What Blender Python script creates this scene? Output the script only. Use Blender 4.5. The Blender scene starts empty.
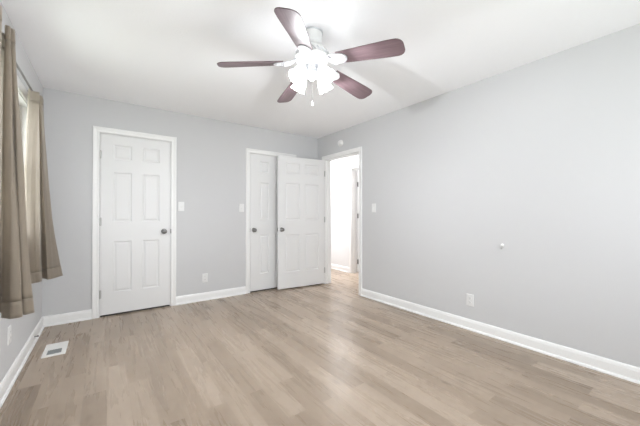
import bpy, bmesh, math, random
from mathutils import Vector, Matrix
PI = math.pi
S = bpy.context.scene
COL = S.collection

# ------------------------------------------------------------------ camera
cam_d = bpy.data.cameras.new('camera')
cam_d.sensor_width = 36.0
cam_d.lens = 16.584
cam_d.clip_start = 0.02
cam = bpy.data.objects.new('camera', cam_d)
COL.objects.link(cam)
cam.location = (0, 0, 1.14)
cam.rotation_euler = (PI/2 + 0.006, 0, -0.6293)
S.camera = cam

# ------------------------------------------------------------------ look
S.view_settings.view_transform = 'Standard'
S.view_settings.look = 'None'
S.view_settings.gamma = 1.0
S.view_settings.use_curve_mapping = False
S.view_settings.exposure = 0.56
S.cycles.use_denoising = True
S.cycles.max_bounces = 12
S.cycles.diffuse_bounces = 8
S.cycles.sample_clamp_indirect = 6.0

# ------------------------------------------------------------------ world (bright overcast daylight)
W = bpy.data.worlds.new('daylight'); S.world = W
W.use_nodes = True
W.node_tree.nodes['Background'].inputs[0].default_value = (0.92, 0.965, 1.0, 1)
W.node_tree.nodes['Background'].inputs[1].default_value = 2.3

def area(name, loc, rot, sx, sy, power, color=(1, 1, 1)):
    d = bpy.data.lights.new(name, 'AREA')
    d.shape = 'RECTANGLE'; d.size = sx; d.size_y = sy
    d.energy = power; d.color = color
    o = bpy.data.objects.new(name, d); COL.objects.link(o)
    o.location = loc; o.rotation_euler = rot
    return o
# added unseen fill behind the camera, daylight by the window on the left, and the hall and far-room lamps
area('rear_fill', (1.55, -0.93, 1.4), (PI/2, 0, 0), 1.9, 1.25, 20, (0.93, 0.97, 1.0))  # added fill lamp set outside the made-up rear window
area('daylight_left', (-0.72, 2.68, 1.45), (0, -PI/2, 0), 1.05, 1.4, 11, (0.95, 0.98, 1.0))
area('ceiling_fill', (0.55, -0.50, 0.62), (PI-0.80, 0, 0), 1.8, 0.5, 13, (0.96, 0.98, 1.0))  # added unseen fill, aimed up from behind to brighten the ceiling
area('hall_lamp', (3.47, 4.95, 2.40), (0, 0, 0), 0.35, 1.2, 33, (1.0, 0.985, 0.975))
area('far_room_lamp', (4.9, 4.0, 2.40), (0, 0, 0), 0.6, 0.6, 40)
LAMP_W = 13.0         # each bulb of the ceiling fan
SHADE_GLOW = 11.0

# ------------------------------------------------------------------ materials
def mat(name, color, rough=0.5, metal=0.0, **kw):
    m = bpy.data.materials.new(name); m.use_nodes = True
    b = m.node_tree.nodes['Principled BSDF']
    b.inputs['Base Color'].default_value = (*color, 1)
    b.inputs['Roughness'].default_value = rough
    b.inputs['Metallic'].default_value = metal
    for k, v in kw.items():
        b.inputs[k].default_value = v
    return m
def nd(m, t, **kw):
    n = m.node_tree.nodes.new(t)
    for k, v in kw.items(): setattr(n, k, v)
    return n
def lk(m, a, b): m.node_tree.links.new(a, b)
def bumpy(m, scale, strength, dist=0.002, detail=3, stretch=None):
    tc = nd(m, 'ShaderNodeTexCoord'); n = nd(m, 'ShaderNodeTexNoise')
    n.inputs['Scale'].default_value = scale; n.inputs['Detail'].default_value = detail
    if stretch:
        mp = nd(m, 'ShaderNodeMapping'); mp.inputs['Scale'].default_value = stretch
        lk(m, tc.outputs['Object'], mp.inputs[0]); lk(m, mp.outputs[0], n.inputs['Vector'])
    else:
        lk(m, tc.outputs['Object'], n.inputs['Vector'])
    bp = nd(m, 'ShaderNodeBump'); bp.inputs['Strength'].default_value = strength
    bp.inputs['Distance'].default_value = dist
    lk(m, n.outputs['Fac'], bp.inputs['Height'])
    lk(m, bp.outputs[0], m.node_tree.nodes['Principled BSDF'].inputs['Normal'])
    return m
M_WALL = bumpy(mat('grey_wall_paint', (0.585, 0.587, 0.595), 0.75), 260, 0.12)
M_CEIL = bumpy(mat('white_ceiling_paint', (0.905, 0.91, 0.93), 0.9), 75, 0.5, 0.004, 4)
M_TRIM = mat('white_trim_paint', (0.84, 0.84, 0.835), 0.35)
M_DOOR = bumpy(mat('white_door_paint', (0.75, 0.75, 0.75), 0.38), 60, 0.06, 0.001, 3, (1, 1, 0.06))
M_HALL = mat('hall_wall_paint', (0.74, 0.74, 0.745), 0.7)
M_DARK = mat('closet_interior', (0.25, 0.25, 0.25), 0.9)
M_GAP_SHADE = bumpy(mat('painted_gap_shade', (0.03, 0.03, 0.03), 0.95), 300, 0.3)  # near-black colour stands for the shade under the closed doors
M_PLATE = mat('white_plastic', (0.76, 0.76, 0.755), 0.3)
M_SLOT = mat('dark_slot', (0.05, 0.05, 0.05), 0.5)
M_NICKEL = mat('satin_nickel', (0.24, 0.235, 0.23), 0.3, 1.0)
M_HINGE = mat('hinge_metal', (0.50, 0.50, 0.49), 0.4, 0.8)
M_HINGE_DK = mat('dark_hinge_metal', (0.10, 0.10, 0.10), 0.4, 0.6)
M_ROD = mat('brushed_rod_metal', (0.28, 0.27, 0.26), 0.4, 0.8)
M_FANW = mat('fan_white_enamel', (0.80, 0.80, 0.80), 0.3)
M_FANS = mat('fan_antique_silver', (0.55, 0.56, 0.58), 0.35, 0.6)
M_IRON = mat('fan_bracket_enamel', (0.46, 0.46, 0.475), 0.35)
M_VENT = mat('register_white', (0.86, 0.85, 0.83), 0.4)
M_VENTG = mat('register_grille_grey', (0.26, 0.28, 0.28), 0.5)
M_GRASS = mat('outdoor_lawn', (0.20, 0.28, 0.12), 0.9)

def floor_mat():
    m = bpy.data.materials.new('laminate_planks'); m.use_nodes = True
    b = m.node_tree.nodes['Principled BSDF']
    tc = nd(m, 'ShaderNodeTexCoord'); sep = nd(m, 'ShaderNodeSeparateXYZ'); cmb = nd(m, 'ShaderNodeCombineXYZ')
    lk(m, tc.outputs['Object'], sep.inputs[0])
    lk(m, sep.outputs['Y'], cmb.inputs['X']); lk(m, sep.outputs['X'], cmb.inputs['Y'])
    def brick(bw, rh, off, mortar, shift):
        mp = nd(m, 'ShaderNodeMapping'); mp.inputs['Location'].default_value = shift
        lk(m, cmb.outputs[0], mp.inputs[0])
        br = nd(m, 'ShaderNodeTexBrick'); br.offset = off; br.offset_frequency = 2; br.squash = 1
        br.inputs['Scale'].default_value = 1; br.inputs['Brick Width'].default_value = bw
        br.inputs['Row Height'].default_value = rh; br.inputs['Mortar Size'].default_value = mortar
        br.inputs['Mortar Smooth'].default_value = 0.2; br.inputs['Bias'].default_value = 0
        br.inputs['Color1'].default_value = (0, 0, 0, 1); br.inputs['Color2'].default_value = (1, 1, 1, 1)
        br.inputs['Mortar'].default_value = (0.3, 0.3, 0.3, 1)
        lk(m, mp.outputs[0], br.inputs['Vector'])
        return br
    br = brick(0.93, 0.118, 0.37, 0.0009, (10.3, 10.02, 0))
    # grain, drawn out along each plank and moved per plank
    add = nd(m, 'ShaderNodeVectorMath', operation='MULTIPLY_ADD')
    lk(m, br.outputs['Color'], add.inputs[0]); add.inputs[1].default_value = (7, 3, 5); lk(m, cmb.outputs[0], add.inputs[2])
    def noise(scale, stretch, detail, rough=0.55, dist=0.0):
        mp = nd(m, 'ShaderNodeMapping'); mp.inputs['Scale'].default_value = stretch
        lk(m, add.outputs[0], mp.inputs[0])
        n = nd(m, 'ShaderNodeTexNoise'); n.inputs['Scale'].default_value = scale
        n.inputs['Detail'].default_value = detail; n.inputs['Roughness'].default_value = rough
        n.inputs['Distortion'].default_value = dist
        lk(m, mp.outputs[0], n.inputs['Vector']); return n
    n1 = noise(3.0, (0.55, 7.0, 1), 5, 0.6, 0.6)
    n2 = noise(14, (0.5, 9, 1), 4)
    n3 = noise(2.2, (0.9, 2.2, 1), 2, 0.5, 1.0)
    ramp = nd(m, 'ShaderNodeValToRGB')
    e = ramp.color_ramp.elements
    e[0].position = 0.0; e[0].color = (0.232, 0.176, 0.129, 1)
    e[1].position = 1.0; e[1].color = (0.405, 0.325, 0.255, 1)
    x = ramp.color_ramp.elements.new(0.5); x.color = (0.318, 0.248, 0.188, 1)
    s = nd(m, 'ShaderNodeMath', operation='MULTIPLY_ADD'); s.inputs[1].default_value = 0.75; s.inputs[2].default_value = -0.44
    lk(m, br.outputs['Color'], s.inputs[0])
    s1 = nd(m, 'ShaderNodeMath', operation='MULTIPLY_ADD'); s1.inputs[1].default_value = 0.55
    lk(m, n1.outputs['Fac'], s1.inputs[0]); lk(m, s.outputs[0], s1.inputs[2])
    s2 = nd(m, 'ShaderNodeMath', operation='MULTIPLY_ADD'); s2.inputs[1].default_value = 0.22
    lk(m, n2.outputs['Fac'], s2.inputs[0]); lk(m, s1.outputs[0], s2.inputs[2])
    s3 = nd(m, 'ShaderNodeMath', operation='MULTIPLY_ADD'); s3.inputs[1].default_value = 0.40
    lk(m, n3.outputs['Fac'], s3.inputs[0]); lk(m, s2.outputs[0], s3.inputs[2])
    lk(m, s3.outputs[0], ramp.inputs[0])
    # knots
    vo = nd(m, 'ShaderNodeTexVoronoi'); vo.feature = 'F1'; vo.inputs['Scale'].default_value = 1.0
    mpv = nd(m, 'ShaderNodeMapping'); mpv.inputs['Scale'].default_value = (2.3, 5.5, 1)
    lk(m, add.outputs[0], mpv.inputs[0]); lk(m, mpv.outputs[0], vo.inputs['Vector'])
    kr = nd(m, 'ShaderNodeMapRange'); kr.inputs['From Min'].default_value = 0.015; kr.inputs['From Max'].default_value = 0.13
    kr.inputs['To Min'].default_value = 0.72; kr.inputs['To Max'].default_value = 1.0
    lk(m, vo.outputs['Distance'], kr.inputs['Value'])
    sc = nd(m, 'ShaderNodeVectorMath', operation='SCALE')
    lk(m, ramp.outputs[0], sc.inputs[0]); lk(m, kr.outputs[0], sc.inputs['Scale'])
    # seams
    mx = nd(m, 'ShaderNodeMix', data_type='RGBA')
    mx.inputs[7].default_value = (0.30, 0.235, 0.18, 1)
    lk(m, br.outputs['Fac'], mx.inputs[0]); lk(m, sc.outputs[0], mx.inputs[6])
    lk(m, mx.outputs[2], b.inputs['Base Color'])
    rr = nd(m, 'ShaderNodeMapRange'); rr.inputs['To Min'].default_value = 0.22; rr.inputs['To Max'].default_value = 0.34
    lk(m, n1.outputs['Fac'], rr.inputs['Value']); lk(m, rr.outputs[0], b.inputs['Roughness'])
    bp = nd(m, 'ShaderNodeBump'); bp.inputs['Strength'].default_value = 0.10; bp.inputs['Distance'].default_value = 0.001
    lk(m, n2.outputs['Fac'], bp.inputs['Height']); lk(m, bp.outputs[0], b.inputs['Normal'])
    return m
M_FLOOR = floor_mat()

def curtain_mat(name, c):
    m = bpy.data.materials.new(name); m.use_nodes = True
    b = m.node_tree.nodes['Principled BSDF']; out = m.node_tree.nodes['Material Output']
    tc = nd(m, 'ShaderNodeTexCoord'); mp = nd(m, 'ShaderNodeMapping'); mp.inputs['Scale'].default_value = (1, 1, 0.12)
    n = nd(m, 'ShaderNodeTexNoise'); n.inputs['Scale'].default_value = 130; n.inputs['Detail'].default_value = 2
    lk(m, tc.outputs['Object'], mp.inputs[0]); lk(m, mp.outputs[0], n.inputs['Vector'])
    r = nd(m, 'ShaderNodeValToRGB')
    r.color_ramp.elements[0].position = 0.3; r.color_ramp.elements[0].color = (*[v*0.86 for v in c], 1)
    r.color_ramp.elements[1].position = 0.7; r.color_ramp.elements[1].color = (*[v*1.08 for v in c], 1)
    lk(m, n.outputs['Fac'], r.inputs[0]); lk(m, r.outputs[0], b.inputs['Base Color'])
    b.inputs['Roughness'].default_value = 0.45
    b.inputs['Sheen Weight'].default_value = 0.3
    tr = nd(m, 'ShaderNodeBsdfTranslucent'); tr.inputs[0].default_value = (0.70, 0.665, 0.62, 1)
    mix = nd(m, 'ShaderNodeMixShader'); mix.inputs[0].default_value = 0.5
    lk(m, b.outputs[0], mix.inputs[1]); lk(m, tr.outputs[0], mix.inputs[2]); lk(m, mix.outputs[0], out.inputs[0])
    return m
M_CURT = curtain_mat('beige_curtain_fabric', (0.34, 0.285, 0.22))

def blade_mat():
    m = mat('mahogany_blade', (0.09, 0.05, 0.055), 0.4)
    b = m.node_tree.nodes['Principled BSDF']
    tc = nd(m, 'ShaderNodeTexCoord'); mp = nd(m, 'ShaderNodeMapping'); mp.inputs['Scale'].default_value = (1.5, 22, 22)
    n = nd(m, 'ShaderNodeTexNoise'); n.inputs['Scale'].default_value = 4; n.inputs['Detail'].default_value = 5
    lk(m, tc.outputs['Object'], mp.inputs[0]); lk(m, mp.outputs[0], n.inputs['Vector'])
    r = nd(m, 'ShaderNodeValToRGB')
    r.color_ramp.elements[0].position = 0.3; r.color_ramp.elements[0].color = (0.095, 0.060, 0.067, 1)
    r.color_ramp.elements[1].position = 0.75; r.color_ramp.elements[1].color = (0.165, 0.112, 0.123, 1)
    lk(m, n.outputs['Fac'], r.inputs[0]); lk(m, r.outputs[0], b.inputs['Base Color'])
    return m
M_BLADE = blade_mat()

def glow_mat(name, strength, color=(0.955, 0.978, 1.0)):
    m = mat(name, (0.9, 0.9, 0.9), 0.4)
    b = m.node_tree.nodes['Principled BSDF']
    b.inputs['Emission Color'].default_value = (*color, 1); b.inputs['Emission Strength'].default_value = strength
    return m
M_SHADE = glow_mat('lit_frosted_glass', SHADE_GLOW)
M_BULB = glow_mat('lit_bulb', 20)

def glass_mat():
    m = bpy.data.materials.new('window_glass'); m.use_nodes = True
    nt = m.node_tree; nt.nodes.clear()
    out = nd(m, 'ShaderNodeOutputMaterial'); t = nd(m, 'ShaderNodeBsdfTransparent'); g = nd(m, 'ShaderNodeBsdfGlossy')
    g.inputs['Roughness'].default_value = 0.02
    lw = nd(m, 'ShaderNodeLayerWeight'); lw.inputs[0].default_value = 0.5
    pw = nd(m, 'ShaderNodeMath', operation='POWER'); pw.inputs[1].default_value = 5.0
    f = nd(m, 'ShaderNodeMath', operation='MULTIPLY_ADD'); f.inputs[1].default_value = 0.6; f.inputs[2].default_value = 0.03
    lk(m, lw.outputs['Facing'], pw.inputs[0]); lk(m, pw.outputs[0], f.inputs[0])
    mx = nd(m, 'ShaderNodeMixShader')
    lk(m, f.outputs[0], mx.inputs[0]); lk(m, t.outputs[0], mx.inputs[1]); lk(m, g.outputs[0], mx.inputs[2])
    lk(m, mx.outputs[0], out.inputs[0])
    return m
M_GLASS = glass_mat()

# ------------------------------------------------------------------ mesh helpers
def build(name, bm, m, parent=None, loc=None, rot=None, smooth=False, bevel=0):
    me = bpy.data.meshes.new(name)
    bmesh.ops.recalc_face_normals(bm, faces=bm.faces)
    bm.to_mesh(me); bm.free()
    for k in (m if isinstance(m, (list, tuple)) else [m]): me.materials.append(k)
    o = bpy.data.objects.new(name, me); COL.objects.link(o)
    if parent: o.parent = parent
    if loc: o.location = loc
    if rot: o.rotation_euler = rot
    if smooth:
        for p in me.polygons: p.use_smooth = True
        md = o.modifiers.new('split', 'EDGE_SPLIT'); md.split_angle = math.radians(40)
    if bevel:
        md = o.modifiers.new('bevel', 'BEVEL'); md.width = bevel; md.segments = 2; md.limit_method = 'ANGLE'
    return o
def box(bm, x0, x1, y0, y1, z0, z1, M=None):
    v = [bm.verts.new(c) for c in ((x0,y0,z0),(x1,y0,z0),(x1,y1,z0),(x0,y1,z0),(x0,y0,z1),(x1,y0,z1),(x1,y1,z1),(x0,y1,z1))]
    for f in ((0,3,2,1),(4,5,6,7),(0,1,5,4),(1,2,6,5),(2,3,7,6),(3,0,4,7)): bm.faces.new([v[i] for i in f])
    if M is not None: bmesh.ops.transform(bm, matrix=M, verts=v)
    return v
def B(*boxes):
    bm = bmesh.new()
    for b in boxes: box(bm, *b)
    return bm
def lathe(bm, prof, n=32, M=None):
    """prof: list of (r, z) turned about z"""
    rings = []
    for r, z in prof:
        if r < 1e-6: rings.append([bm.verts.new((0, 0, z))])
        else: rings.append([bm.verts.new((r*math.cos(2*PI*i/n), r*math.sin(2*PI*i/n), z)) for i in range(n)])
    for a, b in zip(rings, rings[1:]):
        for i in range(n):
            j = (i+1) % n
            if len(a) == 1 and len(b) == 1: continue
            if len(a) == 1: bm.faces.new((a[0], b[i], b[j]))
            elif len(b) == 1: bm.faces.new((a[i], a[j], b[0]))
            else: bm.faces.new((a[i], a[j], b[j], b[i]))
    if M is not None: bmesh.ops.transform(bm, matrix=M, verts=[v for r in rings for v in r])
    return bm
def tube(bm, pts, r, n=10, cap=True):
    pts = [Vector(p) for p in pts]
    rs = r if isinstance(r, (list, tuple)) else [r]*len(pts)
    rings = []; up = Vector((0, 0, 1)); prev = None
    for i, p in enumerate(pts):
        t = (pts[min(i+1, len(pts)-1)] - pts[max(i-1, 0)]).normalized()
        if prev is None:
            a = t.cross(up) if abs(t.dot(up)) < 0.95 else t.cross(Vector((1, 0, 0)))
        else:
            a = prev - t*prev.dot(t)
        a.normalize(); prev = a; b = t.cross(a)
        rings.append([bm.verts.new(p + (a*math.cos(2*PI*k/n) + b*math.sin(2*PI*k/n))*rs[i]) for k in range(n)])
    for A, Bq in zip(rings, rings[1:]):
        for k in range(n): bm.faces.new((A[k], A[(k+1) % n], Bq[(k+1) % n], Bq[k]))
    if cap: bm.faces.new(rings[0][::-1]); bm.faces.new(rings[-1])
    return bm
def prism(bm, outline, z0, z1, M=None):
    a = [bm.verts.new((x, y, z0)) for x, y in outline]; b = [bm.verts.new((x, y, z1)) for x, y in outline]
    n = len(a); bm.faces.new(a[::-1]); bm.faces.new(b)
    for i in range(n): bm.faces.new((a[i], a[(i+1) % n], b[(i+1) % n], b[i]))
    if M is not None: bmesh.ops.transform(bm, matrix=M, verts=a+b)
    return bm
def sweep(bm, prof, p0, p1, nrm):
    """straight moulding: prof = list of (out, up) ; from p0 to p1; nrm = outward dir"""
    p0 = Vector(p0); p1 = Vector(p1); nrm = Vector(nrm)
    a = [bm.verts.new(p0 + nrm*o + Vector((0, 0, u))) for o, u in prof]
    b = [bm.verts.new(p1 + nrm*o + Vector((0, 0, u))) for o, u in prof]
    n = len(a); bm.faces.new(a); bm.faces.new(b[::-1])
    for i in range(n): bm.faces.new((a[i], b[i], b[(i+1) % n], a[(i+1) % n]))
def rtz(axis):  # matrix turning z onto axis
    return Vector((0, 0, 1)).rotation_difference(Vector(axis)).to_matrix().to_4x4()
def empty(name, loc=(0, 0, 0), rz=0):
    o = bpy.data.objects.new(name, None); COL.objects.link(o)
    o.location = loc; o.rotation_euler = (0, 0, rz); o.empty_display_size = 0.1
    return o
def tag(o, label, cat, group=None):
    o['label'] = label; o['category'] = cat
    if group: o['group'] = group
    return o
def struct(o, label=None):
    o['kind'] = 'structure'
    if label: o['label'] = label
    return o

# ------------------------------------------------------------------ room constants
L, R, D, H, Y0 = -0.518, 2.930, 4.092, 2.440, -0.75
T = 0.12
HX = 3.89          # hall far wall
HY0, HY1 = 1.9, 6.2
BX = 5.4           # far room's far wall

def wall(name, plane, a0, a1, z0, z1, holes, m, axis, thick):
    """axis 'x': wall spans x at y=plane..plane+thick ; axis 'y': wall spans y at x=plane..plane+thick"""
    bm = bmesh.new()
    def bx(u0, u1, w0, w1):
        if u1-u0 < 1e-5 or w1-w0 < 1e-5: return
        p, q = sorted((plane, plane+thick))
        if axis == 'x': box(bm, u0, u1, p, q, w0, w1)
        else: box(bm, p, q, u0, u1, w0, w1)
    u = a0
    for (h0, h1, g0, g1) in sorted(holes):
        bx(u, h0, z0, z1); bx(h0, h1, z0, g0); bx(h0, h1, g1, z1); u = h1
    bx(u, a1, z0, z1)
    return struct(build(name, bm, m))

# openings
LD = (-0.050, 0.660, 2.052)        # left door x0,x1,top
CD = (1.711, 2.431, 2.042)         # closet door
ED = (3.080, 3.885, 2.040)         # bedroom entry, y0,y1,top
HD = (3.560, 4.290, 2.040)         # hall doorway y0,y1
WN = (1.950, 3.420, 0.920, 2.040)  # left window y0,y1,z0,z1
RW = (0.60, 2.50, 0.80, 2.05)      # added rear window, lets in fill light

bm = B((L-T, R+0.0, Y0-T, D+0.75, -0.1, 0), (R, BX, HY0, HY1, -0.1, 0))
struct(build('floor', bm, M_FLOOR), 'pale taupe laminate plank floor')
struct(build('ceiling', B((L-T, R+T, Y0-T, D+0.75, H, H+0.1)), M_CEIL), 'white textured ceiling')
struct(build('ceiling_hall', B((R+T, BX, HY0, HY1, H, H+0.1)), M_CEIL))
wall('wall_left', L, Y0-T, D+T, 0, H, [(WN[0], WN[1], WN[2], WN[3])], M_WALL, 'y', -T)
wall('wall_back', D, L, R, 0, H, [(LD[0], LD[1], 0, LD[2]), (CD[0], CD[1], 0, CD[2])], M_WALL, 'x', T)
wall('wall_right', R, Y0-T, D+T, 0, H, [(ED[0], ED[1], 0, ED[2])], M_WALL, 'y', T)
wall('wall_rear', Y0, L, R, 0, H, [RW], M_WALL, 'x', -T)
# closets behind the two closed doors
struct(build('wall_closet', B((L-T, R, D+0.65, D+0.75, 0, H), (L-T, L, D+T, D+0.65, 0, H), (1.1, 1.2, D+T, D+0.65, 0, H),
                              (R-0.06, R, D+T, D+0.65, 0, H)), M_DARK))
struct(build('floor_closet_shade', B((L, 1.1, D+0.003, D+0.65, 0.0, 0.004), (1.2, R-0.06, D+0.003, D+0.65, 0.0, 0.004)), M_GAP_SHADE))  # dark sheet laid so the gaps under the doors look shaded
# hall
wall('wall_hall', HX, HY0, HY1, 0, H, [(HD[0], HD[1], 0, HD[2])], M_HALL, 'y', T)
struct(build('wall_hall_end', B((R, BX, HY1, HY1+0.1, 0, H), (R+T, BX, HY0-0.1, HY0, 0, H), (R, R+T, D+T, HY1, 0, H)), M_HALL))
struct(build('wall_far_room', B((BX, BX+0.1, HY0, HY1, 0, H)), M_HALL))

# ------------------------------------------------------------------ baseboards
PROF = [(0, 0), (0.024, 0), (0.024, 0.008), (0.020, 0.016), (0.014, 0.020), (0.013, 0.078), (0.010, 0.088),
        (0.010, 0.092), (0.005, 0.102), (0, 0.104)]
def baseboard(name, segs, m=M_TRIM):
    bm = bmesh.new()
    for p0, p1, n in segs: sweep(bm, PROF, p0, p1, n)
    return struct(build(name, bm, m))
CW = 0.066
baseboard('baseboard_back', [((L, D, 0), (LD[0]-CW, D, 0), (0, -1, 0)), ((LD[1]+CW, D, 0), (CD[0]-CW, D, 0), (0, -1, 0)),
                             ((CD[1]+CW, D, 0), (R, D, 0), (0, -1, 0))])
baseboard('baseboard_right', [((R, Y0, 0), (R, ED[0]-CW, 0), (-1, 0, 0)), ((R, ED[1]+CW, 0), (R, D, 0), (-1, 0, 0))])
baseboard('baseboard_left', [((L, Y0, 0), (L, D, 0), (1, 0, 0))])
baseboard('baseboard_rear', [((L, Y0, 0), (R, Y0, 0), (0, 1, 0))])
baseboard('baseboard_hall', [((HX, HD[1]+0.068, 0), (HX, HY1, 0), (-1, 0, 0)), ((HX, HY0, 0), (HX, HD[0]-0.068, 0), (-1, 0, 0))])

# ------------------------------------------------------------------ casings with jambs
def casing(name, M, w, top, depth=T, cw=CW, both=False, m=M_TRIM, bottom=None):
    """local frame: opening from x=0..w, wall face at y=0, room on -y, jamb goes to +depth"""
    bm = bmesh.new()
    # profiled casing as mitred loop of quads: profile (offset from opening edge, out)
    pr = [(0.004, 0.0), (0.004, 0.010), (0.012, 0.014), (0.030, 0.012), (cw-0.016, 0.018), (cw-0.004, 0.019), (cw, 0.014), (cw, 0.0)]
    for side in ((-1, 0.0),) + (((1, depth),) if both else ()):
        sg, yo = side
        rings = []
        for (o, out) in pr:
            y = yo + sg*out
            if bottom is None:
                rings.append([bm.verts.new(c) for c in ((-o, y, 0), (-o, y, top+o), (w+o, y, top+o), (w+o, y, 0))])
            else:
                rings.append([bm.verts.new(c) for c in ((-o, y, bottom-o), (-o, y, top+o), (w+o, y, top+o), (w+o, y, bottom-o))])
        k = len(rings)
        for i in range(k):
            a, b = rings[i], rings[(i+1) % k]
            for j in range(3): bm.faces.new((a[j], a[j+1], b[j+1], b[j]))
            if bottom is not None: bm.faces.new((a[3], a[0], b[0], b[3]))
        if bottom is None:
            bm.faces.new([r[0] for r in rings]); bm.faces.new([r[3] for r in rings][::-1])
    jt = 0.004
    box(bm, -0.001, jt, 0, depth, 0 if bottom is None else bottom, top)
    box(bm, w-jt, w+0.001, 0, depth, 0 if bottom is None else bottom, top)
    box(bm, jt, w-jt, 0, depth, top-jt, top+0.001)
    if bottom is not None: box(bm, jt, w-jt, 0, depth, bottom-0.001, bottom+jt)
    else:   # door stop beads
        s0, s1 = 0.044, 0.056
        box(bm, jt, jt+0.010, s0, s1, 0, top-jt); box(bm, w-jt-0.010, w-jt, s0, s1, 0, top-jt)
        box(bm, jt+0.01, w-jt-0.01, s0, s1, top-jt-0.010, top-jt)
    bmesh.ops.transform(bm, matrix=M, verts=bm.verts)
    return struct(build(name, bm, m))
def frame_y(x0): return Matrix.Translation((x0, D, 0))
casing('trim_1', Matrix.Translation((LD[0], D, 0)), LD[1]-LD[0], LD[2])
casing('trim_2', Matrix.Translation((CD[0], D, 0)), CD[1]-CD[0], CD[2])
# right wall: local x -> -y world (from y1 to y0), local y -> +x
MR = Matrix(((0, 1, 0, R), (-1, 0, 0, ED[1]), (0, 0, 1, 0), (0, 0, 0, 1)))
casing('trim_3', MR, ED[1]-ED[0], ED[2], both=True)
MH = Matrix(((0, 1, 0, HX), (-1, 0, 0, HD[1]), (0, 0, 1, 0), (0, 0, 0, 1)))
casing('trim_4', MH, HD[1]-HD[0], HD[2], both=True)
# left wall window casing: local x -> +y, local y -> -x
ML = Matrix(((0, -1, 0, L), (1, 0, 0, WN[0]), (0, 0, 1, 0), (0, 0, 0, 1)))
casing('trim_5', ML, WN[1]-WN[0], WN[3], cw=0.075, bottom=WN[2])

# ------------------------------------------------------------------ doors
def door_leaf(w, h, stile=0.115, mull=0.105, t=0.035):
    """slab x 0..w, y 0..t (front at y=0), z 0..h, six moulded panels on both faces"""
    rows = [(0.240, 0.820), (1.040, 1.608), (1.752, 1.922)]
    pw = (w - 2*stile - mull)/2
    cols = [(stile, stile+pw), (stile+pw+mull, w-stile)]
    xs = [0, cols[0][0], cols[0][1], cols[1][0], cols[1][1], w]
    zs = [0, rows[0][0], rows[0][1], rows[1][0], rows[1][1], rows[2][0], rows[2][1], h]
    bm = bmesh.new(); cache = {}
    def V(x, y, z):
        k = (round(x, 5), round(y, 5), round(z, 5))
        if k not in cache: cache[k] = bm.verts.new((x, y, z))
        return cache[k]
    for face, sgn in ((0.0, 1), (t, -1)):
        for i in range(5):
            for j in range(7):
                x0, x1, z0, z1 = xs[i], xs[i+1], zs[j], zs[j+1]
                if i in (1, 3) and j in (1, 3, 5):
                    prof = [(0, 0), (0.004, 0.0025), (0.012, 0.0085), (0.020, 0.0085), (0.034, 0.0035), (0.042, 0.003)]
                    rings = [[V(x0+a, face+sgn*d, z0+a), V(x1-a, face+sgn*d, z0+a), V(x1-a, face+sgn*d, z1-a), V(x0+a, face+sgn*d, z1-a)] for a, d in prof]
                    for A, Bq in zip(rings, rings[1:]):
                        for k in range(4): bm.faces.new((A[k], A[(k+1) % 4], Bq[(k+1) % 4], Bq[k]))
                    bm.faces.new(rings[-1])
                else:
                    bm.faces.new((V(x0, face, z0), V(x1, face, z0), V(x1, face, z1), V(x0, face, z1)))
    for j in range(7):
        for x in (0, w): bm.faces.new((V(x, 0, zs[j]), V(x, t, zs[j]), V(x, t, zs[j+1]), V(x, 0, zs[j+1])))
    for i in range(5):
        for z in (0, h): bm.faces.new((V(xs[i], 0, z), V(xs[i+1], 0, z), V(xs[i+1], t, z), V(xs[i], t, z)))
    return bm
KNOB = [(0, 0), (0.031, 0), (0.033, 0.003), (0.031, 0.008), (0.020, 0.011), (0.012, 0.014), (0.011, 0.026), (0.016, 0.031),
        (0.025, 0.038), (0.0285, 0.047), (0.027, 0.056), (0.020, 0.063), (0.010, 0.066), (0, 0.0665)]
def knob(parent, x, z, t, sides=(-1,)):
    for s in sides:
        bm = lathe(bmesh.new(), KNOB, 28, rtz((0, s, 0)))
        o = build('knob', bm, M_NICKEL, parent, (x, 0 if s < 0 else t, z), smooth=True)
        o['label'] = 'round satin nickel knob'
def hinge(parent, x, y, z, m=M_HINGE, lw=0.012):
    bm = bmesh.new()
    lathe(bm, [(0, -0.047), (0.003, -0.047), (0.006, -0.043), (0.0062, 0.043), (0.003, 0.047), (0, 0.047)], 12)
    box(bm, -lw, lw, 0.003, 0.006, -0.044, 0.044)
    return build('hinge', bm, m, parent, (x, y, z))
def latch(parent, x, z, t):
    bm = B((-0.0015, 0.0, 0.006, t-0.006, -0.028, 0.028), (-0.008, 0.0, 0.012, t-0.012, -0.009, 0.009))
    build('latch_plate', bm, M_NICKEL, parent, (x, 0, z))

# door_1: closed, hinged on the left
d1 = struct(empty('door_1', (LD[0]+0.006, D-0.001, 0.018)), 'closed white six-panel door with its hinges on the left')
w1 = LD[1]-LD[0]-0.012
build('leaf', door_leaf(w1, 2.027), M_DOOR, d1)
knob(d1, w1-0.066, 0.918, 0.035)
for z in (0.235, 1.045, 1.795): hinge(d1, -0.001, -0.006, z)
build('strike_plate', B((0, 0.012, -0.0215, 0.0, -0.028, 0.028)), M_NICKEL, d1, (w1+0.001, 0, 0.918))
# door_2: closet, closed, knob on the left
d2 = struct(empty('door_2', (CD[0]+0.006, D-0.001, 0.018)), 'closed white closet door partly hidden by the open door')
w2 = CD[1]-CD[0]-0.012
build('leaf', door_leaf(w2, 2.018, stile=0.15, mull=0.11), M_DOOR, d2)
knob(d2, 0.052, 0.897, 0.035)
for z in (0.235, 1.045, 1.795): hinge(d2, w2+0.001, -0.006, z)
build('strike_plate', B((-0.010, 0.0, -0.003, 0.0, -0.028, 0.028)), M_NICKEL, d2, (-0.002, 0, 0.897))
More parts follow.
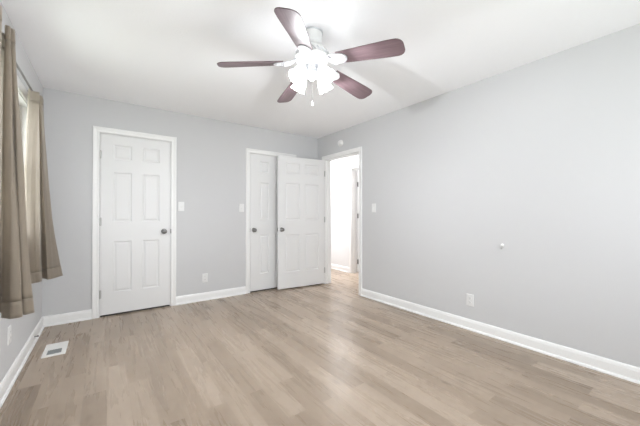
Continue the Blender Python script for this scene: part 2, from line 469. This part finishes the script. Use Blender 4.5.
# door_3: bedroom door standing open into the room
hx, hy = R-0.018, ED[1]-0.012
fx, fy = 2.085, 3.958
ang = math.atan2(hy-fy, hx-fx)
w3 = 0.815
d3 = struct(empty('door_3', (hx - w3*math.cos(ang), hy - w3*math.sin(ang), 0.018), ang), 'white six-panel door standing open into the room')
build('leaf', door_leaf(w3, 2.018, stile=0.112, mull=0.085), M_DOOR, d3)
knob(d3, 0.055, 0.897, 0.035, (-1, 1))
latch(d3, 0, 0.897, 0.035)
for z in (0.215, 1.045, 1.795): hinge(d3, w3+0.002, -0.004, z)
# door_4: in the hall doorway, open into the far room
d4 = struct(empty('door_4', (HX+T+0.004, HD[1]-0.045, 0.018)), 'white door open inside the far room off the hall')
build('leaf', door_leaf(0.71, 2.01), M_DOOR, d4)
for z in (0.20, 1.10, 1.72):
    hinge(d4, -0.003, -0.004, z, M_HINGE_DK, 0.016)
knob(d4, 0.65, 0.9, 0.035)

# ------------------------------------------------------------------ windows
def window(name, M, w, z0, z1):
    r = struct(empty(name))
    r.matrix_world = M
    fr = 0.045
    build('window_frame', B((0.004, fr, 0.05, 0.11, z0, z1), (w-fr, w-0.004, 0.05, 0.11, z0, z1), (fr, w-fr, 0.05, 0.11, z0, z0+fr),
                            (fr, w-fr, 0.05, 0.11, z1-fr, z1)), M_TRIM, r)
    zm = (z0+z1)/2
    for n, (a, b, y) in (('sash', (zm-0.02, z1-fr, 0.085)), ('sash', (z0+fr, zm+0.02, 0.06))):
        s = build(n, B((fr, fr+0.035, y, y+0.022, a, b), (w-fr-0.035, w-fr, y, y+0.022, a, b),
                       (fr+0.035, w-fr-0.035, y, y+0.022, a, a+0.035), (fr+0.035, w-fr-0.035, y, y+0.022, b-0.035, b)), M_TRIM, r)
        build('pane', B((fr+0.03, w-fr-0.03, y+0.009, y+0.013, a+0.03, b-0.03)), M_GLASS, s)
    build('window_sill', B((0.0, w, 0.0, 0.05, z0+0.004, z0+0.016)), M_TRIM, r)
    return r
window('window_1', ML, WN[1]-WN[0], WN[2], WN[3])
# added unseen rear window for fill light: wall face y=Y0, local y -> -y world, local x -> -x world
MB = Matrix(((-1, 0, 0, RW[1]), (0, -1, 0, Y0), (0, 0, 1, 0), (0, 0, 0, 1)))
window('window_added', MB, RW[1]-RW[0], RW[2], RW[3])

# ------------------------------------------------------------------ curtain rod and curtains
RX, RZ = -0.466, 2.108
rod = tag(empty('curtain_rod', (RX, 1.45, RZ)), 'thin dark metal curtain rod running above the left window', 'curtain rod')
bm = bmesh.new(); tube(bm, [(0, 0, 0), (0, 1.93, 0)], 0.007, 12)
build('pole', bm, M_ROD, rod, smooth=True)
for y in (-0.02, 1.95):
    build('finial', lathe(bmesh.new(), [(0, -0.022), (0.010, -0.018), (0.014, 0), (0.010, 0.018), (0, 0.022)], 16), M_ROD, rod, (0, y, 0), smooth=True)
for y in (0.12, 1.86):
    build('bracket', B((L-RX, L-RX+0.006, y-0.012, y+0.012, -0.035, 0.035), (L-RX+0.006, -0.006, y-0.004, y+0.004, -0.012, -0.006),
                       (-0.009, 0.009, y-0.004, y+0.004, -0.012, -0.0075)), M_ROD, rod)

def smooth_path(pts, n):
    """Catmull-Rom through pts, sampled n per span"""
    P = [Vector((*p, 0)) for p in pts]; out = []
    for i in range(len(P)-1):
        p0 = P[max(i-1, 0)]; p1 = P[i]; p2 = P[i+1]; p3 = P[min(i+2, len(P)-1)]
        for k in range(n):
            t = k/n
            out.append(0.5*((2*p1) + (p2-p0)*t + (2*p0-5*p1+4*p2-p3)*t*t + (3*p1-p0-3*p2+p3)*t**3))
    out.append(P[-1]); return out
def curtain(name, top, mid, bot, z1, z0, label, seed, droop=0.0):
    rnd = random.Random(seed)
    n = 6
    A, Mi, Bo = smooth_path(top, n), smooth_path(mid, n), smooth_path(bot, n)
    root = tag(empty(name, (sum(p[0] for p in bot)/len(bot), sum(p[1] for p in bot)/len(bot), z0)), label, 'curtain', 'beige curtains at the left window')
    ox, oy = root.location.x, root.location.y
    def sheet(ta, tb, rows, off, nm):
        bm = bmesh.new(); g = []
        for j in range(rows+1):
            t = ta + (tb-ta)*j/rows       # 0 top .. 1 bottom
            row = []
            for i in range(len(A)):
                a, m_, b = A[i], Mi[i], Bo[i]
                # quadratic through the three given paths (t=0, .5, 1)
                p = a*(2*(t-0.5)*(t-1)) + m_*(4*t*(1-t)) + b*(2*t*(t-0.5))
                wv = 0.003*math.sin(9*t + i*0.9 + seed) * min(1, t*4)
                row.append(bm.verts.new((p.x + wv - ox, p.y + 0.5*wv - oy, (z1 + (z0-z1)*t) - z0 - droop*(1-t)*max(0, 1-i/(0.55*len(A))))))
            g.append(row)
        for r0, r1 in zip(g, g[1:]):
            for i in range(len(r0)-1): bm.faces.new((r0[i], r0[i+1], r1[i+1], r1[i]))
        o = build(nm, bm, M_CURT, root, smooth=False)
        for p in o.data.polygons: p.use_smooth = True
        md = o.modifiers.new('thick', 'SOLIDIFY'); md.thickness = off; md.offset = 0
        return o
    sheet(0.045, 0.945, 40, 0.0025, 'panel')
    sheet(0.0, 0.047, 3, 0.0045, 'header')
    sheet(0.943, 1.0, 4, 0.0042, 'hem')
    return root
# paths run from near the camera to the far end: (x, y)
c1_top = [(-0.438, 1.56), (-0.403, 1.6), (-0.443, 1.65), (-0.403, 1.71), (-0.443, 1.76), (-0.398, 1.82), (-0.443, 1.88), (-0.398, 1.985), (-0.414, 2.02), (-0.444, 2.12), (-0.452, 2.23), (-0.444, 2.3), (-0.43, 2.25), (-0.422, 2.195), (-0.419, 2.178), (-0.404, 2.185), (-0.415, 2.25), (-0.404, 2.2), (-0.392, 2.21)]
c1_mid = [(-0.458, 1.56), (-0.406, 1.6), (-0.448, 1.65), (-0.406, 1.71), (-0.448, 1.76), (-0.406, 1.82), (-0.448, 1.88), (-0.406, 1.985), (-0.412, 2.02), (-0.47, 2.12), (-0.478, 2.25), (-0.462, 2.33), (-0.44, 2.27), (-0.43, 2.205), (-0.415, 2.18), (-0.386, 2.19), (-0.396, 2.275), (-0.38, 2.213), (-0.358, 2.225)]
c1_bot = [(-0.45, 1.56), (-0.415, 1.6), (-0.44, 1.65), (-0.415, 1.71), (-0.44, 1.76), (-0.415, 1.82), (-0.44, 1.88), (-0.415, 1.985), (-0.415, 2.02), (-0.48, 2.12), (-0.488, 2.26), (-0.47, 2.36), (-0.444, 2.29), (-0.434, 2.235), (-0.395, 2.185), (-0.355, 2.197), (-0.366, 2.275), (-0.35, 2.225), (-0.316, 2.25)]
curtain('curtain', c1_top, c1_mid, c1_bot, 2.118, 0.60, 'darker beige curtain hanging nearest, cut by the left edge of the photo', 1)
c2_top = [(-0.440,2.93),(-0.454,2.97),(-0.454,3.04),(-0.446,3.09),(-0.432,3.13),(-0.425,3.18),(-0.448,3.23),(-0.449,3.28),(-0.430,3.30),(-0.425,3.34),(-0.432,3.37),(-0.428,3.385)]
c2_mid = [(-0.470,3.02),(-0.484,3.06),(-0.486,3.12),(-0.465,3.15),(-0.440,3.16),(-0.425,3.20),(-0.440,3.29),(-0.440,3.36),(-0.418,3.31),(-0.408,3.35),(-0.402,3.40),(-0.393,3.43)]
c2_bot = [(-0.485,3.12),(-0.48,3.16),(-0.470,3.19),(-0.450,3.22),(-0.430,3.235),(-0.418,3.27),(-0.436,3.36),(-0.428,3.41),(-0.385,3.325),(-0.355,3.36),(-0.330,3.42),(-0.308,3.465)]
curtain('curtain', c2_top, c2_mid, c2_bot, 2.118, 0.60, 'paler beige curtain at the far end of the window, flaring at its hem', 2, 0.075)

# ------------------------------------------------------------------ ceiling fan
FX, FY = 1.192, 1.735
BZ = 2.172
fan = tag(empty('ceiling_fan', (FX, FY, H)), 'white ceiling fan with five dark reddish-brown blades and lit glass shades', 'ceiling fan')
dz = -H
build('canopy', lathe(bmesh.new(), [(0, 0), (0.074, 0), (0.074, -0.012), (0.070, -0.018), (0.068, -0.070), (0.072, -0.078), (0.060, -0.092),
                                    (0.045, -0.100), (0.045, -0.125), (0, -0.125)], 40), M_FANW, fan, smooth=True)
build('canopy_shade_ring', lathe(bmesh.new(), [(0.070, -0.001), (0.078, -0.001), (0.079, -0.006), (0.076, -0.011), (0.070, -0.011)], 40), M_FANS, fan, smooth=True)  # silver ring added for the grey shade at the canopy top
bm = lathe(bmesh.new(), [(0, -0.105), (0.070, -0.105), (0.095, -0.118), (0.112, -0.135), (0.118, -0.150), (0.118, -0.175), (0.122, -0.180),
                         (0.122, -0.188), (0.116, -0.193), (0.112, -0.212), (0.098, -0.228), (0.075, -0.238), (0, -0.240)], 48)
build('motor_housing', bm, M_FANW, fan, smooth=True)
# filigree band on the underside of the motor
bm = bmesh.new()
for k in range(20):
    a = 2*PI*k/20
    c, s = math.cos(a), math.sin(a)
    tube(bm, [(0.1195*c, 0.1195*s, -0.150), (0.121*math.cos(a+0.12), 0.121*math.sin(a+0.12), -0.163), (0.1195*math.cos(a+0.26), 0.1195*math.sin(a+0.26), -0.174)], 0.0028, 6)
    tube(bm, [(0.114*c, 0.114*s, -0.198), (0.104*math.cos(a+0.13), 0.104*math.sin(a+0.13), -0.221), (0.078*math.cos(a), 0.078*math.sin(a), -0.240)], 0.003, 6)
o = build('filigree_band', bm, M_FANS, fan, smooth=True); o['label'] = 'silver scrollwork around the motor'
bm = lathe(bmesh.new(), [(0, -0.236), (0.052, -0.236), (0.056, -0.246), (0.056, -0.262), (0.050, -0.270), (0.058, -0.280), (0.058, -0.300), (0.046, -0.314), (0.024, -0.324),
                         (0.014, -0.334), (0.012, -0.346), (0, -0.352)], 32)
build('light_fitter', bm, M_FANS, fan, smooth=True)
# blades: outline in local xy, x outward
def blade_outline():
    r0, r1 = 0.205, 0.655
    pts = []
    def hw(x):
        t = (x-r0)/(r1-r0)
        return 0.053 + 0.018*min(1, t*1.3)
    top = []
    for i in range(5):
        a = PI/2 * i/4
        top.append((r0 + 0.015*(1-math.sin(a)), hw(r0) - 0.015*(1-math.cos(PI/2-a)) if False else hw(r0) - 0.015*math.cos(a)))
    for i in range(1, 8):
        x = r0 + (r1-0.05-r0)*i/7; top.append((x, hw(x)))
    for i in range(1, 9):
        a = PI/2*i/8
        top.append((r1-0.05+0.05*math.sin(a), hw(r1) - 0.05*(1-math.cos(a)) ))
    top.append((r1, 0))
    return top + [(x, -y) for x, y in reversed(top[:-1])]
OUT = blade_outline()
PH0 = 2.6425
PITCH = math.radians(-14)
DROOP = math.radians(5.5)
blade_me = None
for k in range(5):
    a = PH0 - 0 + k*2*PI/5
    M = Matrix.Rotation(PITCH, 4, 'X')
    if blade_me is None:
        bo = build('blade', prism(bmesh.new(), OUT, -0.003, 0.003), M_BLADE, fan, bevel=0.0015); blade_me = bo
        # iron: arm from the motor, two scroll loops, plate under blade root
        bm = bmesh.new()
        tube(bm, [(0.085, 0, 0.035), (0.120, 0, 0.020), (0.150, 0, -0.002), (0.185, 0, -0.010)], [0.010, 0.009, 0.008, 0.007], 8)
        for s in (1, -1):
            tube(bm, [(0.120, 0.006*s, 0.016), (0.140, 0.034*s, 0.004), (0.170, 0.046*s, -0.006), (0.200, 0.040*s, -0.009),
                      (0.206, 0.020*s, -0.009), (0.190, 0.012*s, -0.009), (0.176, 0.022*s, -0.008)], [0.006, 0.006, 0.0055, 0.005, 0.005, 0.004, 0.003], 8)
        plate = [(0.165 + 0.0, 0.018), (0.185, 0.040), (0.215, 0.046), (0.245, 0.040), (0.268, 0.022), (0.275, 0.0)]
        plate = plate + [(x, -y) for x, y in reversed(plate[:-1])]
        prism(bm, plate, -0.010, -0.0035)
        for (x, y) in ((0.215, 0.025), (0.215, -0.025), (0.255, 0)):
            lathe(bm, [(0, -0.0145), (0.004, -0.0135), (0.006, -0.010), (0, -0.010)], 10, Matrix.Translation((x, y, 0)))
        io = build('blade_iron', bm, M_IRON, fan, smooth=True); io['label'] = 'white scrolled blade bracket'
    else:
        bo = blade_me.copy(); COL.objects.link(bo); bo.parent = fan
        io = iron0.copy(); COL.objects.link(io); io.parent = fan
    if k == 0: iron0 = io
    for o in (bo, io):
        o.location = (0, 0, BZ-H+0.060); o.rotation_euler = (PITCH, DROOP, a)
        # rotation: pitch about local x first, then spin
# lamps
VA = math.atan2(FY, FX)
sprof = [(0.020, 0.0), (0.026, -0.004), (0.033, -0.016), (0.044, -0.034), (0.052, -0.056), (0.056, -0.078), (0.058, -0.096), (0.064, -0.112), (0.070, -0.120)]
sprof = [(r*0.80, z*0.90) for r, z in sprof]
sprof_in = [(r-0.003, z) for r, z in reversed(sprof)]
for k in range(4):
    a = VA + PI/4 + k*PI/2
    c, s = math.cos(a), math.sin(a)
    base = Vector((0.080*c, 0.080*s, -0.274))
    axis = Vector((-0.62*c, -0.62*s, 0.785)).normalized()    # opposite to the pouring direction
    bm = tube(bmesh.new(), [(0.045*c, 0.045*s, -0.290), (0.066*c, 0.066*s, -0.284), (0.076*c, 0.076*s, -0.276), tuple(base+axis*0.006)], 0.007, 8)
    lathe(bm, [(0, 0.012), (0.016, 0.010), (0.022, 0.0), (0.024, -0.016), (0.0, -0.016)], 20, Matrix.Translation(base) @ rtz(axis))
    build('lamp_arm', bm, M_FANS, fan, smooth=True)
    bm = bmesh.new(); n = 32; rings = []
    allp = sprof + sprof_in
    for q, (r, z) in enumerate(allp):
        fl = max(0, (-z-0.085))/0.035
        rings.append([bm.verts.new(((r*(1+0.05*fl*math.cos(8*2*PI*i/n)))*math.cos(2*PI*i/n), (r*(1+0.05*fl*math.cos(8*2*PI*i/n)))*math.sin(2*PI*i/n), z - 0.004*fl*math.cos(8*2*PI*i/n))) for i in range(n)])
    for A, Bq in zip(rings, rings[1:] + rings[:1]):
        for i in range(n): bm.faces.new((A[i], A[(i+1) % n], Bq[(i+1) % n], Bq[i]))
    sh = build('lamp_shade', bm, M_SHADE, fan, smooth=True)
    sh.matrix_local = Matrix.Translation(base - axis*0.008) @ rtz(axis)
    sh['label'] = 'lit frosted glass tulip shade'
    bu = build('bulb', lathe(bmesh.new(), [(0, -0.018), (0.012, -0.018), (0.013, -0.034), (0.021, -0.052), (0.024, -0.064), (0.021, -0.078), (0.011, -0.086), (0, -0.088)], 20), M_BULB, sh, smooth=True)
    ld = bpy.data.lights.new('lamp_light', 'POINT'); ld.energy = LAMP_W; ld.shadow_soft_size = 0.012; ld.color = (0.94, 0.975, 1.0)
    lo = bpy.data.objects.new('lamp_light', ld); COL.objects.link(lo); lo.parent = fan
    lo.location = base - axis*0.108
# pull chains
for (px, py, z1, nm) in ((-0.006, -0.012, -0.512, 0),):
    bm = bmesh.new()
    z = -0.335; 
    tube(bm, [(px, py, -0.318), (px, py, z1+0.02)], 0.0011, 6)
    zz = -0.325
    while zz > z1+0.02:
        lathe(bm, [(0, 0.0022), (0.0022, 0), (0, -0.0022)], 6, Matrix.Translation((px, py, zz))); zz -= 0.006
    ch = build('pull_chain', bm, M_ROD, fan)
    bm = lathe(bmesh.new(), [(0, 0.010), (0.0035, 0.008), (0.003, 0.000), (0.0065, -0.010), (0.0075, -0.018), (0.005, -0.026), (0, -0.028)], 14)
    build('pull_knob', bm, M_PLATE, ch, (px, py, z1+0.012), smooth=True)

# ------------------------------------------------------------------ plates and small fittings
def plate_base(w=0.072, h=0.117):
    bm = bmesh.new()
    o = [(-w/2, -h/2), (w/2, -h/2), (w/2, h/2), (-w/2, h/2)]
    rings = []
    for ins, y in ((0, 0), (0, -0.003), (0.004, -0.0058), (0.006, -0.006)):
        rings.append([bm.verts.new((x - math.copysign(ins, x), y, z - math.copysign(ins, z))) for x, z in o])
    for A, Bq in zip(rings, rings[1:]):
        for k in range(4): bm.faces.new((A[k], A[(k+1) % 4], Bq[(k+1) % 4], Bq[k]))
    bm.faces.new(rings[0][::-1]); bm.faces.new(rings[-1])
    return bm
def screws(parent, zs, xs=(0,)):
    for x in xs:
        for z in zs:
            build('screw', lathe(bmesh.new(), [(0, 0.0072), (0.003, 0.0068), (0.0035, 0.0055), (0, 0.0055)], 10, rtz((0, -1, 0))), M_PLATE, parent, (x, 0, z))
def switch(loc, rz, label, gangs=1):
    r = tag(empty('light_switch', loc, rz), label, 'light switch')
    build('cover_plate', plate_base(0.072 + 0.0*(gangs-1)), M_PLATE, r)
    build('toggle_slot', B((-0.006, 0.006, -0.0068, -0.0055, -0.013, 0.013)), M_PLATE, r)
    bm = bmesh.new(); box(bm, -0.004, 0.004, -0.020, 0.0, -0.005, 0.005, Matrix.Translation((0, -0.004, 0.002)) @ Matrix.Rotation(0.45, 4, 'X'))
    build('toggle', bm, M_PLATE, r)
    screws(r, (-0.030, 0.030))
    return r
def outlet(loc, rz, label):
    r = tag(empty('wall_outlet', loc, rz), label, 'wall outlet')
    build('cover_plate', plate_base(), M_PLATE, r)
    for z in (-0.0195, 0.0195):
        pts = [(0.0165*math.cos(t)*1.0, max(-0.0125, min(0.0125, 0.0165*math.sin(t)))) for t in [2*PI*i/24 for i in range(24)]]
        bm = bmesh.new(); prism(bm, pts, 0.005, 0.0078, Matrix.Translation((0, 0, z)) @ rtz((0, -1, 0)))
        s = build('socket', bm, M_PLATE, r)
        build('socket_slot', B((-0.0075, -0.0055, -0.0082, -0.0070, z-0.001, z+0.007), (0.0055, 0.0075, -0.0082, -0.0070, z-0.001, z+0.006),
                               (-0.002, 0.002, -0.0082, -0.0070, z-0.009, z-0.005)), M_SLOT, s)
    screws(r, (0,))
    return r
switch((0.783, D, 1.246), 0, 'white light switch just right of the closed door with visible hinges')
switch((1.583, D, 1.238), 0, 'white light switch just left of the closet door casing')
outlet((1.078, D, 0.297), 0, 'white wall outlet low between the two doors of the back wall')
switch((R, 2.787, 1.231), -PI/2, 'white light switch on the right wall beside the open doorway')
outlet((R, 1.492, 0.294), -PI/2, 'white wall outlet low on the right wall')
outlet((L, 2.821, 0.336), PI/2, 'white wall outlet below the curtains on the left wall')

def detector(loc, label, r=0.052):
    t = tag(empty('smoke_detector', loc, -PI/2), label, 'smoke detector')
    build('detector_body', lathe(bmesh.new(), [(0, 0), (r, 0), (r, 0.012), (r*0.93, 0.020), (r*0.86, 0.022), (r*0.84, 0.030), (r*0.70, 0.038), (r*0.3, 0.041), (0, 0.041)], 36, rtz((0, -1, 0))), M_PLATE, t, smooth=True)
    build('test_button', lathe(bmesh.new(), [(0, 0.041), (0.010, 0.041), (0.010, 0.044), (0, 0.045)], 16, rtz((0, -1, 0))), M_PLATE, t, (0.014, 0, -0.012))
    return t
detector((R, 3.475, 2.240), 'round white detector on the wall above the open doorway')
detector((HX, 4.646, 2.120), 'round white fitting high on the hall wall seen through the doorway', 0.060)

# small white hook on the right wall
hk = tag(empty('wall_hook', (R, 1.196, 0.862), -PI/2), 'tiny white hook with its shade drawn as a grey tip, alone on the bare right wall', 'hook')
build('hook_base', lathe(bmesh.new(), [(0, 0), (0.014, 0), (0.014, 0.006), (0.009, 0.012), (0, 0.013)], 18, rtz((0, -1, 0))), M_TRIM, hk, smooth=True)
build('hook_arm_shade', tube(bmesh.new(), [(0, -0.008, -0.006), (0, -0.016, -0.020), (0, -0.024, -0.028), (0, -0.030, -0.022)], [0.006, 0.006, 0.006, 0.006], 10), M_HINGE, hk, smooth=True)  # arm hung down and greyed to draw the shadow below the hook

# small dark stub on the left baseboard
ds = tag(empty('door_stop', (L+0.012, 3.60, 0.062), 0), 'small dark stub on the left baseboard near the floor vent', 'door stop')
build('stop_post', tube(bmesh.new(), [(0, 0, 0), (0.022, 0, 0)], [0.006, 0.005], 12), M_NICKEL, ds)
build('stop_tip', tube(bmesh.new(), [(0.022, 0, 0), (0.030, 0, 0)], [0.008, 0.007], 12), M_HINGE_DK, ds)

# floor register
vx0, vx1, vy0, vy1 = -0.410, -0.262, 3.195, 3.490
fv = tag(empty('floor_vent', ((vx0+vx1)/2, (vy0+vy1)/2, 0)), 'white metal floor vent with a small grey grille set in the floor', 'floor vent')
w, h = (vx1-vx0)/2, (vy1-vy0)/2
gx0, gx1 = -0.048, 0.044
gy0, gy1 = -h+0.040, -h+0.142
bm = bmesh.new()
for b in ((-w, gx0, -h, h), (gx1, w, -h, h), (gx0, gx1, -h, gy0), (gx0, gx1, gy1, h)):
    box(bm, b[0], b[1], b[2], b[3], 0.0, 0.005)
build('vent_plate', bm, M_VENT, fv)
build('vent_duct', B((gx0, gx1, gy0, gy1, 0.0004, 0.0012)), M_VENTG, fv)
for k in range(9):
    x = gx0 + 0.006 + k*(gx1-gx0-0.012)/8
    bm = bmesh.new(); box(bm, -0.0032, 0.0032, gy0, gy1, -0.0006, 0.0006, Matrix.Translation((x, 0, 0.0034)) @ Matrix.Rotation(0.5, 4, 'Y'))
    build('louver', bm, M_VENTG, fv)

# ground outside the windows
struct(build('ground_outside', B((-12, L-T-0.3, -8, 12, -0.5, -0.4), (L-T-0.3, 12, -12, Y0-T-0.3, -0.5, -0.4)), M_GRASS))
